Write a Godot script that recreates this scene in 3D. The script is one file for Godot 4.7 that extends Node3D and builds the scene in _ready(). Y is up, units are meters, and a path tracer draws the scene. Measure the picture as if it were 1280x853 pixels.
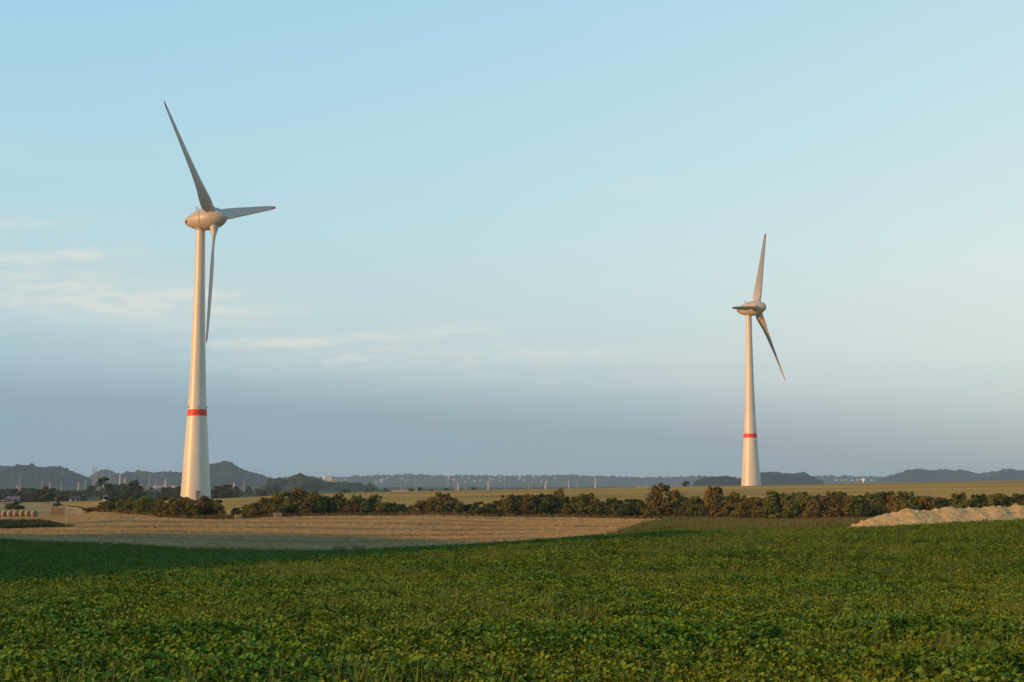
extends Node3D
# A rolling farmland evening: two wind turbines, a stubble field, a hedgerow, a leafy crop in front.
# The eye is at the origin, looking towards -z; units are metres.

const EYE := 0.0
const FOCAL := 1900.0          # focal length in pixels of a 1280 wide picture
const HORIZON := 604.0
const SUN_AZ := -122.0         # degrees clockwise from -z
const SUN_EL := 11.0

var M := {}
var rng := RandomNumberGenerator.new()
var counts := {}

func lin(r, g, b) -> Color:
	return Color(r, g, b).linear_to_srgb()

func numbered(called: String) -> String:
	counts[called] = counts.get(called, -1) + 1
	return called if counts[called] == 0 else "%s_%03d" % [called, counts[called]]

func tag(o, label := "", category := "", group := "", kind := ""):
	if label: o.set_meta("label", label)
	if category: o.set_meta("category", category)
	if group: o.set_meta("group", group)
	if kind: o.set_meta("kind", kind)
	return o

func base(called: String, at: Vector3, turn := 0.0) -> Node3D:
	var o := Node3D.new()
	o.name = numbered(called)
	add_child(o)
	o.position = at
	o.rotation.y = turn
	return o

func put(called: String, mesh: Mesh, material, parent: Node = null) -> MeshInstance3D:
	var o := MeshInstance3D.new()
	o.mesh = mesh
	if material: o.material_override = material
	if parent == null:
		o.name = numbered(called)
		add_child(o)
	else:
		o.name = called
		parent.add_child(o, true)
	return o

# ---------------------------------------------------------------- lists of triangles
class Tri:
	var v := PackedVector3Array()
	var n := PackedVector3Array()
	var c := PackedColorArray()
	var i := PackedInt32Array()
	func vert(p: Vector3, nn: Vector3, col := Color.WHITE) -> int:
		v.append(p); n.append(nn); c.append(col)
		return v.size() - 1
	func tri(a: Vector3, b: Vector3, d: Vector3, col := Color.WHITE) -> void:
		var nn := (d - a).cross(b - a).normalized()
		var k := v.size()
		v.append(a); v.append(b); v.append(d)
		for q in 3:
			n.append(nn); c.append(col); i.append(k + q)
	func quad(a: Vector3, b: Vector3, d: Vector3, e: Vector3, col := Color.WHITE) -> void:
		tri(a, b, d, col)
		tri(a, d, e, col)
	func box(lo: Vector3, hi: Vector3, col := Color.WHITE) -> void:
		var p := []
		for k in 8: p.append(Vector3(hi.x if k & 1 else lo.x, hi.y if k & 2 else lo.y, hi.z if k & 4 else lo.z))
		quad(p[4], p[6], p[7], p[5], col); quad(p[1], p[3], p[2], p[0], col)
		quad(p[0], p[2], p[6], p[4], col); quad(p[5], p[7], p[3], p[1], col)
		quad(p[2], p[3], p[7], p[6], col); quad(p[0], p[4], p[5], p[1], col)
	func tube(pts: Array, rad: Array, sides := 6, col := Color.WHITE) -> void:
		var start := v.size()
		for k in pts.size():
			var d: Vector3 = (pts[mini(k + 1, pts.size() - 1)] - pts[maxi(k - 1, 0)]).normalized()
			var x := d.cross(Vector3(0.31, 0.17, 0.93)).normalized()
			var y := d.cross(x)
			for s in sides:
				var a := TAU * s / sides
				var o: Vector3 = x * cos(a) + y * sin(a)
				vert(pts[k] + o * rad[k], o, col)
		for k in pts.size() - 1:
			for s in sides:
				var a := start + k * sides + s
				var b := start + k * sides + (s + 1) % sides
				i.append_array([a, a + sides, b, b, a + sides, b + sides])
	func mesh() -> ArrayMesh:
		var a := []
		a.resize(Mesh.ARRAY_MAX)
		a[Mesh.ARRAY_VERTEX] = v; a[Mesh.ARRAY_NORMAL] = n; a[Mesh.ARRAY_COLOR] = c; a[Mesh.ARRAY_INDEX] = i
		var m := ArrayMesh.new()
		m.add_surface_from_arrays(Mesh.PRIMITIVE_TRIANGLES, a)
		return m

func lathe(profile: Array, sides := 48, from := Vector3.ZERO, axis := Vector3.UP) -> ArrayMesh:
	# profile: [along, radius]; smooth along the run
	var t := Tri.new()
	axis = axis.normalized()
	var x := axis.cross(Vector3(0.2, 0.1, 0.97)).normalized()
	var y := axis.cross(x)
	for k in profile.size():
		var p0: Array = profile[maxi(k - 1, 0)]
		var p1: Array = profile[mini(k + 1, profile.size() - 1)]
		var slope := Vector2(p1[0] - p0[0], p1[1] - p0[1]).normalized()
		for s in sides:
			var o := x * cos(TAU * s / sides) + y * sin(TAU * s / sides)
			t.vert(from + axis * profile[k][0] + o * profile[k][1], (o * slope.x - axis * slope.y).normalized())
	for k in profile.size() - 1:
		for s in sides:
			var a := k * sides + s
			var b := k * sides + (s + 1) % sides
			t.i.append_array([a, a + sides, b, b, a + sides, b + sides])
	return t.mesh()

# ---------------------------------------------------------------- the lie of the land
func slopes(xs: Array, ys: Array) -> Array:
	var m := []
	var n := xs.size()
	for k in n:
		if k == 0: m.append((ys[1] - ys[0]) / (xs[1] - xs[0]))
		elif k == n - 1: m.append((ys[n - 1] - ys[n - 2]) / (xs[n - 1] - xs[n - 2]))
		else:
			var a: float = (ys[k] - ys[k - 1]) / (xs[k] - xs[k - 1])
			var b: float = (ys[k + 1] - ys[k]) / (xs[k + 1] - xs[k])
			m.append(0.0 if a * b <= 0.0 else 2.0 * a * b / (a + b))
	return m

func spline(xs: Array, ys: Array, m: Array, x: float) -> float:
	var k: int = clampi(xs.bsearch(x) - 1, 0, xs.size() - 2)
	var h: float = xs[k + 1] - xs[k]
	var t: float = clampf((x - xs[k]) / h, 0.0, 1.0)
	var t2 := t * t
	var t3 := t2 * t
	return (2 * t3 - 3 * t2 + 1) * ys[k] + (t3 - 2 * t2 + t) * h * m[k] + (3 * t2 - 2 * t3) * ys[k + 1] + (t3 - t2) * h * m[k + 1]

# From the eye: azimuth columns; each holds 16 stations (distance forward, height).
const COLS := {
	-400: [[38, 790], [62, 752], [110, 735], [200, 690], [201, 689], [300, 656], [560, 630], [575, 629.6], [640, 629], [720, 628]],
	0: [[40, 776], [68, 741], [120, 718], [212, 676], [213, 675.6], [300, 653], [560, 629.5], [575, 629.2], [640, 628.7], [720, 628]],
	60: [[41, 772], [70, 736], [120, 716], [209, 679], [210, 678.6], [290, 654], [540, 630], [556, 629.6], [640, 628.5], [720, 627.5]],
	130: [[42, 768], [72, 730], [120, 713], [206, 681], [207, 680.6], [270, 658], [335, 640], [352, 637], [480, 630], [700, 626]],
	250: [[44, 762], [77, 720], [130, 706], [202, 688], [203, 687.5], [250, 665], [300, 648], [318, 645], [456, 627.3], [640, 624.5]],
	400: [[46, 756], [84, 708], [130, 702], [198, 691], [199, 690.6], [245, 667], [305, 645], [323, 642], [480, 624], [640, 617.5]],
	520: [[48, 750], [91, 698], [135, 694], [200, 686.5], [201, 686], [245, 666], [310, 644], [328, 641], [500, 622], [660, 614.5]],
	640: [[50, 745], [98, 688], [140, 686], [200, 682.5], [201, 682], [245, 665], [310, 647], [328, 643], [520, 620], [680, 612]],
	760: [[52, 742], [108, 679], [150, 676.5], [215, 671], [216, 670.6], [262, 659], [310, 648.5], [328, 645], [540, 618], [700, 610]],
	830: [[54, 740], [114, 675], [150, 671], [200, 664], [290, 652.5], [296, 651.5], [305, 650], [323, 646], [560, 615.5], [710, 608.7]],
	900: [[55, 738], [118, 672.5], [140, 670.5], [165, 668], [297, 651], [298, 650.8], [300, 650.5], [318, 646], [580, 613], [735, 607.5]],
	1000: [[56, 736], [124, 668.5], [135, 667], [150, 665], [293, 652], [294, 651.8], [295, 651.5], [313, 646], [600, 610.5], [760, 606]],
	1120: [[58, 732], [131, 663], [137, 662], [145, 661], [288, 650], [289, 649.8], [290, 649.5], [308, 644], [600, 608.5], [780, 603.5]],
	1280: [[60, 728], [138, 656], [141, 655.3], [146, 654.5], [283, 646], [284, 645.8], [285, 645.5], [303, 641], [600, 606], [800, 601]],
	1700: [[62, 722], [145, 645], [148, 644.5], [152, 644], [283, 638], [284, 637.8], [285, 637.5], [303, 634], [600, 602], [800, 597]],
}
const PARTS := [6, 18, 24, 14, 16, 10, 40, 40, 3, 14, 10, 4, 6, 6, 6]    # rows of mesh between stations

var azs := []            # sampled azimuths, radians
var ring_r := []         # per azimuth: PackedFloat32Array of distances
var ring_y := []
var row_at := []         # first row of each station

func az_of(px: float) -> float:
	return atan2(px - 640.0, FOCAL)

func knoll(x: float, z: float) -> float:
	# a low hill to the west, out of the picture, whose evening shade falls into the dip
	var along := 0.53 * x + 0.85 * z + 163.0
	var over := 0.85 * x - 0.53 * z + 60.0
	return 31.0 * exp(-pow(along / 98.0, 6.0) - pow(over / 32.0, 2.0))

func survey():
	var key_az := []
	var st := []         # st[k] = [[r], [y]] lists over the columns
	for k in 16: st.append([[], []])
	var far_side := [[1, -1.72], [22, -2.5], [50, -3.2], [90, -4.0], [130, -4.8], [180, -5.5], [190, -5.6], [240, -6], [300, -6.5], [320, -6.6], [600, -7], [800, -7], [1000, -8], [2000, -12], [5000, -14], [16000, -20]]
	for deg in [-180, -135, -90, -60]:
		key_az.append(deg_to_rad(deg))
		for k in 16:
			st[k][0].append(far_side[k][0]); st[k][1].append(far_side[k][1])
	for px in COLS:
		var a := az_of(px)
		key_az.append(a)
		var c := cos(a)
		var list := [[1.0, -1.72], [22.0, -2.884]]
		for e in COLS[px]: list.append([float(e[0]), -(e[1] - HORIZON) / FOCAL * e[0]])
		var last: Array = list[11]
		list.append([1000.0, minf(last[1] - 4.5, -(622.0 - HORIZON) / FOCAL * 1000.0)])
		list.append([2000.0, -12.0]); list.append([5000.0, -14.0]); list.append([16000.0, -20.0])
		for k in 16:
			st[k][0].append(list[k][0] / c); st[k][1].append(list[k][1])
	for deg in [60, 90, 135, 180]:
		key_az.append(deg_to_rad(deg))
		for k in 16:
			st[k][0].append(far_side[k][0]); st[k][1].append(far_side[k][1])
	var ms := []
	for k in 16: ms.append([slopes(key_az, st[k][0]), slopes(key_az, st[k][1])])
	var a := -180.0
	while a < 180.01:
		azs.append(deg_to_rad(a))
		a += 0.12 if a > -27.0 and a < 27.0 else (1.0 if absf(a) < 60.0 else 4.0)
	azs[azs.size() - 1] = PI
	var first := 0
	for k in 15:
		row_at.append(first); first += PARTS[k]
	row_at.append(first)
	var bumps := FastNoiseLite.new()
	bumps.seed = 5; bumps.frequency = 0.02; bumps.fractal_octaves = 3
	for az in azs:
		var kr := []; var ky := []
		for k in 16:
			kr.append(spline(key_az, st[k][0], ms[k][0], az)); ky.append(spline(key_az, st[k][1], ms[k][1], az))
		var m := slopes(kr, ky)
		var rr := PackedFloat32Array(); var yy := PackedFloat32Array()
		for k in 15:
			for s in PARTS[k] + (1 if k == 14 else 0):
				var f: float = float(s) / PARTS[k]
				var r: float = lerpf(kr[k], kr[k + 1], f)
				if k >= 12: r = kr[k] * pow(kr[k + 1] / kr[k], f)
				var y := spline(kr, ky, m, r)
				var x: float = r * sin(az); var z: float = -r * cos(az)
				y += knoll(x, z)
				var amp: float = clampf(r / 260.0, 0.05, 1.0) * 0.28
				if r < 1000.0: y += bumps.get_noise_2d(x, z) * amp
				rr.append(r); yy.append(y)
		ring_r.append(rr); ring_y.append(yy)

func column_of(az: float) -> float:
	var k: int = clampi(azs.bsearch(az) - 1, 0, azs.size() - 2)
	return k + clampf((az - azs[k]) / (azs[k + 1] - azs[k]), 0.0, 1.0)

func ring_height(k: int, r: float) -> float:
	var rr: PackedFloat32Array = ring_r[k]
	var j: int = clampi(rr.bsearch(r) - 1, 0, rr.size() - 2)
	var t := clampf((r - rr[j]) / (rr[j + 1] - rr[j]), 0.0, 1.0)
	return lerpf(ring_y[k][j], ring_y[k][j + 1], t)

func ground(x: float, z: float) -> float:
	var c := column_of(atan2(x, -z))
	var k := int(c)
	var r := sqrt(x * x + z * z)
	return lerpf(ring_height(k, r), ring_height(mini(k + 1, azs.size() - 1), r), c - k)

func edge(station: int, az: float) -> float:     # distance from the eye of a field edge
	var c := column_of(az)
	var k := int(c)
	var j: int = row_at[station]
	return lerpf(ring_r[k][j], ring_r[mini(k + 1, azs.size() - 1)][j], c - k)

func spot(px: float, d: float) -> Vector3:       # a point of the ground at a bearing and a distance forward
	var x := (px - 640.0) / FOCAL * d
	return Vector3(x, ground(x, -d), -d)

func field(called: String, from: int, to: int, material, tint: Callable) -> MeshInstance3D:
	var t := Tri.new()
	var j0: int = row_at[from]; var j1: int = row_at[to]
	var rows := j1 - j0 + 1
	for k in azs.size():
		for j in range(j0, j1 + 1):
			var r: float = ring_r[k][j]
			var x: float = r * sin(azs[k]); var z: float = -r * cos(azs[k])
			var kl := maxi(k - 1, 0); var kh := mini(k + 1, azs.size() - 1)
			var jl := maxi(j - 1, 0); var jh := mini(j + 1, ring_r[k].size() - 1)
			var dr: float = (ring_y[k][jh] - ring_y[k][jl]) / (ring_r[k][jh] - ring_r[k][jl])
			var da: float = (ring_height(kh, r) - ring_height(kl, r)) / ((azs[kh] - azs[kl]) * r)
			var out := Vector3(sin(azs[k]), 0, -cos(azs[k]))
			var side := Vector3(cos(azs[k]), 0, sin(azs[k]))
			t.vert(Vector3(x, ring_y[k][j], z), (Vector3.UP - out * dr - side * da).normalized(), tint.call(x, z))
	for k in azs.size() - 1:
		for j in rows - 1:
			var a := k * rows + j
			t.i.append_array([a, a + 1, a + rows + 1, a, a + rows + 1, a + rows])
	var o := put(called, t.mesh(), material)
	o.set_meta("kind", "structure")
	return o

# ---------------------------------------------------------------- materials
func noise_image(size: int, freq: float, octaves: int, lo: Color, hi: Color, sd: int, kind := FastNoiseLite.TYPE_SIMPLEX_SMOOTH) -> ImageTexture:
	var n := FastNoiseLite.new()
	n.noise_type = kind
	n.seed = sd; n.frequency = freq; n.fractal_octaves = octaves
	var g := n.get_seamless_image(size, size)
	var im := Image.create(size, size, true, Image.FORMAT_RGB8)
	for y in size:
		for x in size:
			im.set_pixel(x, y, lo.lerp(hi, g.get_pixel(x, y).r))
	im.generate_mipmaps()
	return ImageTexture.create_from_image(im)

func mat(color: Color, rough := 0.9, vertex := false) -> StandardMaterial3D:
	var m := StandardMaterial3D.new()
	m.albedo_color = color
	m.roughness = rough
	m.metallic_specular = 0.3
	m.vertex_color_use_as_albedo = vertex
	return m

func world_mat(texture: Texture2D, metres: float, rough := 0.95) -> StandardMaterial3D:
	var m := mat(Color.WHITE, rough, true)
	m.metallic_specular = 0.1
	m.albedo_texture = texture
	m.uv1_triplanar = true
	m.uv1_world_triplanar = true
	m.uv1_scale = Vector3.ONE / metres
	return m

func leaf_mat(back: float, rough := 0.6) -> StandardMaterial3D:
	var m := mat(Color.WHITE, rough, true)
	m.cull_mode = BaseMaterial3D.CULL_DISABLED
	m.metallic_specular = 0.25
	if back > 0.0:
		m.backlight_enabled = true
		m.backlight = Color(back, back, back * 0.6)
	return m

func materials():
	M.soil = world_mat(noise_image(256, 0.03, 4, Color(0.6, 0.6, 0.6), Color.WHITE, 1), 3.0)
	M.land = world_mat(noise_image(256, 0.04, 5, Color(0.74, 0.74, 0.74), Color.WHITE, 2), 9.0)
	M.wood = world_mat(noise_image(256, 0.06, 4, Color(0.35, 0.35, 0.35), Color.WHITE, 3, FastNoiseLite.TYPE_CELLULAR), 420.0)
	M.leaf = leaf_mat(0.3, 0.7)
	M.leaf.metallic_specular = 0.12
	M.blade = leaf_mat(0.2, 0.7)
	M.straw = leaf_mat(0.0, 0.8)
	M.bark = mat(lin(0.06, 0.045, 0.03), 0.95)
	M.paint = mat(lin(0.41, 0.365, 0.30), 0.4)
	M.paint.metallic_specular = 0.5
	M.concrete = mat(lin(0.60, 0.56, 0.47), 0.38)
	M.concrete.albedo_texture = noise_image(256, 0.012, 4, Color(0.90, 0.90, 0.90), Color(1, 1, 1), 9)
	M.concrete.uv1_triplanar = true; M.concrete.uv1_scale = Vector3(0.06, 0.012, 0.06)
	M.concrete.metallic_specular = 0.5
	M.red = mat(lin(0.62, 0.05, 0.03), 0.4)
	M.grey = mat(lin(0.2, 0.2, 0.2), 0.6)
	M.brown = mat(lin(0.16, 0.05, 0.025), 0.6)
	M.render_white = mat(lin(0.62, 0.60, 0.56), 0.85)
	M.render_pale = mat(lin(0.38, 0.36, 0.33), 0.85)
	M.render_warm = mat(lin(0.42, 0.31, 0.22), 0.85)
	M.roof_red = mat(lin(0.20, 0.09, 0.06), 0.9)
	M.roof_grey = mat(lin(0.12, 0.12, 0.13), 0.9)
	M.steel = mat(lin(0.28, 0.29, 0.29), 0.6)
	M.glass = mat(lin(0.02, 0.025, 0.03), 0.15)

# ---------------------------------------------------------------- sky
const SKY_L := [[0.0, 122, 147, 162], [1.5, 128, 152, 168], [3.0, 145, 171, 185], [4.6, 170, 197, 207], [6.0, 183, 210, 217], [7.5, 184, 213, 220], [9.0, 182, 216, 225], [12.0, 175, 215, 230], [18.0, 160, 208, 232], [45.0, 120, 178, 220], [90.0, 92, 148, 205]]
const SKY_R := [[0.0, 158, 169, 173], [1.5, 178, 187, 188], [3.0, 200, 211, 209], [4.6, 213, 226, 223], [6.0, 216, 229, 226], [7.5, 216, 232, 230], [9.0, 213, 232, 232], [12.0, 203, 229, 234], [18.0, 188, 221, 234], [45.0, 126, 182, 222], [90.0, 92, 148, 205]]

func sky_panorama() -> ImageTexture:
	var w := 4096; var h := 2048
	var fl := PackedFloat32Array()
	fl.resize(w * h * 3)
	var n := FastNoiseLite.new(); n.seed = 11; n.frequency = 1.0; n.fractal_octaves = 4
	var warp := FastNoiseLite.new(); warp.seed = 12; warp.frequency = 0.05; warp.fractal_octaves = 2
	# long streaks of high cloud: bearing, height, half length, half width (degrees), strength
	var streaks := [[-17.4, 8.15, 3.2, 0.2, 0.65], [-16.8, 7.5, 4.0, 0.35, 0.35], [-16.5, 6.8, 4.4, 0.5, 0.55], [-11.5, 7.05, 2.6, 0.18, 0.35], [-13.5, 6.1, 4.5, 0.6, 0.4], [-6.5, 4.7, 5.0, 0.5, 0.3], [-18, 9.2, 3.0, 0.5, 0.22], [-9.0, 5.35, 2.9, 0.22, 0.5], [-10.5, 6.6, 3.0, 0.3, 0.25], [-4.0, 5.6, 3.6, 0.35, 0.42], [2.0, 4.6, 6.0, 0.45, 0.34], [8.0, 3.6, 7.0, 0.35, 0.18], [5.2, 11.0, 2.4, 0.25, 0.16], [-2.0, 3.7, 5.0, 0.4, 0.14], [13.0, 5.2, 6.0, 0.7, 0.12]]
	var r := RandomNumberGenerator.new(); r.seed = 77
	for k in 90:
		var az := r.randf_range(24.0, 336.0)
		streaks.append([az if az <= 180.0 else az - 360.0, r.randf_range(3.0, 14.0), r.randf_range(2, 7), r.randf_range(0.2, 0.7), r.randf_range(0.1, 0.5)])
	var bins := []
	for k in 36: bins.append([])
	for s in streaks:
		for k in 36:
			var d := absf(wrapf(k * 10.0 - 175.0 - s[0], -180.0, 180.0))
			if d < 5.0 + 3.2 * s[2]: bins[k].append(s)
	var low := Color(0.16, 0.17, 0.12)
	for y in h:
		var e := 90.0 - (y + 0.5) / h * 180.0
		if e < -1.0:
			for x in w:
				var q := (y * w + x) * 3
				fl[q] = low.r; fl[q + 1] = low.g; fl[q + 2] = low.b
			continue
		var k := 0
		var ee := maxf(e, 0.0)
		while k < SKY_L.size() - 2 and SKY_L[k + 1][0] < ee: k += 1
		var t: float = clampf((ee - SKY_L[k][0]) / (SKY_L[k + 1][0] - SKY_L[k][0]), 0.0, 1.0)
		var lc := Color(lerpf(SKY_L[k][1], SKY_L[k + 1][1], t), lerpf(SKY_L[k][2], SKY_L[k + 1][2], t), lerpf(SKY_L[k][3], SKY_L[k + 1][3], t)) / 255.0
		var rc := Color(lerpf(SKY_R[k][1], SKY_R[k + 1][1], t), lerpf(SKY_R[k][2], SKY_R[k + 1][2], t), lerpf(SKY_R[k][3], SKY_R[k + 1][3], t)) / 255.0
		for x in w:
			var az := wrapf((x + 0.5) / w * 360.0, -180.0, 180.0)
			var q := (y * w + x) * 3
			if e >= 22.0 and x % 16 != 0:          # smooth there: repeat the last value
				fl[q] = fl[q - 3]; fl[q + 1] = fl[q - 2]; fl[q + 2] = fl[q - 1]
				continue
			# brightest opposite the sun and round the sun, deepest at right angles to it
			var c := cos(deg_to_rad(az - 60.0))
			var m := (c * c if c > 0.0 else pow(c, 6.0)) / 0.55
			m = clampf(m, 0.0, 1.25)
			if e < 4.0: m = lerpf(pow(m, 1.7), m, e / 4.0)
			var col := lc.lerp(rc, m)
			if e < 22.0:
				var cloud := 0.0
				var wob := warp.get_noise_2d(az, e * 3.0)
				for s in bins[clampi(int((az + 180.0) / 10.0), 0, 35)]:
					var da: float = wrapf(az - s[0], -180.0, 180.0) / s[2]
					var de: float = (e - s[1] + wob * 0.5 - da * 0.12) / s[3]
					if absf(de) < 3.0 and absf(da) < 2.6:
						cloud += s[4] * exp(-de * de - da * da)
				if cloud > 0.005:
					cloud *= maxf(0.1, 1.05 + 1.2 * n.get_noise_2d(az * 0.3, e * 2.4 + wob) + 0.9 * n.get_noise_2d(az * 0.8 + e, e * 8.0))
				col = col.lerp(Color(0.885, 0.89, 0.86), clampf(cloud, 0.0, 0.85))
			var l := col.srgb_to_linear()
			fl[q] = l.r; fl[q + 1] = l.g; fl[q + 2] = l.b
	return ImageTexture.create_from_image(Image.create_from_data(w, h, false, Image.FORMAT_RGBF, fl.to_byte_array()))

func stage():
	var cam := Camera3D.new()
	cam.name = "camera"
	add_child(cam)
	cam.position = Vector3(0, EYE, 0)
	cam.rotation.x = atan((HORIZON - 426.5) / FOCAL)
	cam.fov = rad_to_deg(2.0 * atan(426.5 / FOCAL))
	cam.near = 0.1; cam.far = 40000.0
	cam.current = true
	var we := WorldEnvironment.new()
	we.name = "world"
	var env := Environment.new()
	env.background_mode = Environment.BG_SKY
	env.tonemap_mode = Environment.TONE_MAPPER_LINEAR
	env.tonemap_exposure = 1.0
	var sky := Sky.new()
	var pano := PanoramaSkyMaterial.new()
	pano.panorama = sky_panorama()
	sky.sky_material = pano
	env.sky = sky
	env.background_energy_multiplier = 1.0
	env.sdfgi_enabled = true; env.ssao_enabled = true; env.ssil_enabled = true
	env.fog_enabled = true
	env.fog_density = 0.000065
	env.fog_light_color = Color(0.66, 0.78, 0.84)
	we.environment = env
	add_child(we)
	var sun := DirectionalLight3D.new()
	sun.name = "sun"
	sun.light_color = Color(1.0, 0.72, 0.42)
	sun.light_energy = 1.5
	sun.light_angular_distance = 0.6
	sun.shadow_enabled = true
	add_child(sun)
	var az := deg_to_rad(SUN_AZ); var el := deg_to_rad(SUN_EL)
	var to := Vector3(sin(az) * cos(el), sin(el), -cos(az) * cos(el))
	sun.look_at_from_position(Vector3.ZERO, -to, Vector3.UP)

# ---------------------------------------------------------------- wind turbines
const TOWER := [[0.0, 4.55], [3.0, 4.35], [7.0, 4.07], [11.0, 3.82], [15.0, 3.58], [19.0, 3.33], [23.0, 3.07], [26.6, 2.84], [30.0, 2.65], [34.0, 2.46], [40.0, 2.24], [45.0, 2.07], [54.0, 1.83], [63.0, 1.64], [72.0, 1.48], [80.0, 1.36]]

func tower_radius(y: float) -> float:
	for k in TOWER.size() - 1:
		if y <= TOWER[k + 1][0]:
			return lerpf(TOWER[k][1], TOWER[k + 1][1], (y - TOWER[k][0]) / (TOWER[k + 1][0] - TOWER[k][0]))
	return 1.36

func blade_mesh(d: Vector3, a: Vector3, r0: float, r1: float, rows: int, pitch: float) -> ArrayMesh:
	# stations: distance along, chord, thickness share, twist from the rotor plane (degrees)
	var st := [[3.0, 2.6, 0.95, 40.0], [4.2, 3.4, 0.66, 38.0], [5.5, 4.0, 0.50, 35.0], [8.0, 3.85, 0.38, 28.0], [13.0, 3.25, 0.28, 13.0], [20.0, 2.65, 0.25, 6.0], [28.0, 2.05, 0.22, 2.0], [35.0, 1.55, 0.20, 0.0], [38.8, 1.1, 0.18, -1.0], [40.4, 0.6, 0.17, -1.0], [41.0, 0.15, 0.17, -1.0]]
	var xs := []; var cols := [[], [], []]
	for s in st:
		xs.append(s[0])
		for q in 3: cols[q].append(s[q + 1])
	var ms := []
	for q in 3: ms.append(slopes(xs, cols[q]))
	var t := Tri.new()
	var sides := 20
	var tang := a.cross(d).normalized()
	for k in rows + 1:
		var r := lerpf(r0, r1, float(k) / rows)
		var chord := spline(xs, cols[0], ms[0], r)
		var thick := spline(xs, cols[1], ms[1], r) * chord
		var th := deg_to_rad(spline(xs, cols[2], ms[2], r) + pitch)
		var trail := tang * cos(th) - a * sin(th)
		var nn := d.cross(trail).normalized()
		var pts := []
		for s in sides:
			var q := TAU * s / sides
			var f := 0.5 - 0.5 * cos(q)                 # 0 leading edge .. 1 trailing edge
			var yt := thick * 3.8 * (0.2969 * sqrt(f) - 0.126 * f - 0.3516 * f * f + 0.2843 * f * f * f - 0.1015 * pow(f, 4.0)) * 0.96
			yt = maxf(yt, 0.008)
			pts.append(d * r + trail * chord * (f - 0.32) + nn * (yt if s <= sides / 2 else -yt * 0.7))
		for s in sides:
			var e: Vector3 = pts[(s + 1) % sides] - pts[(s + sides - 1) % sides]
			t.vert(pts[s], e.cross(d).normalized())
	for k in rows:
		for s in sides:
			var p := k * sides + s
			var q := k * sides + (s + 1) % sides
			t.i.append_array([p, q, p + sides, q, q + sides, p + sides])
	# close the tip
	var tip := t.vert(d * (r1 + 0.02), d)
	for s in sides:
		t.i.append_array([rows * sides + s, rows * sides + (s + 1) % sides, tip])
	# make every normal face outwards
	for k in rows + 1:
		var mid := Vector3.ZERO
		for s in sides: mid += t.v[k * sides + s]
		mid /= sides
		for s in sides:
			var p := k * sides + s
			if t.n[p].dot(t.v[p] - mid) < 0.0: t.n[p] = -t.n[p]
	return t.mesh()

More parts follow.
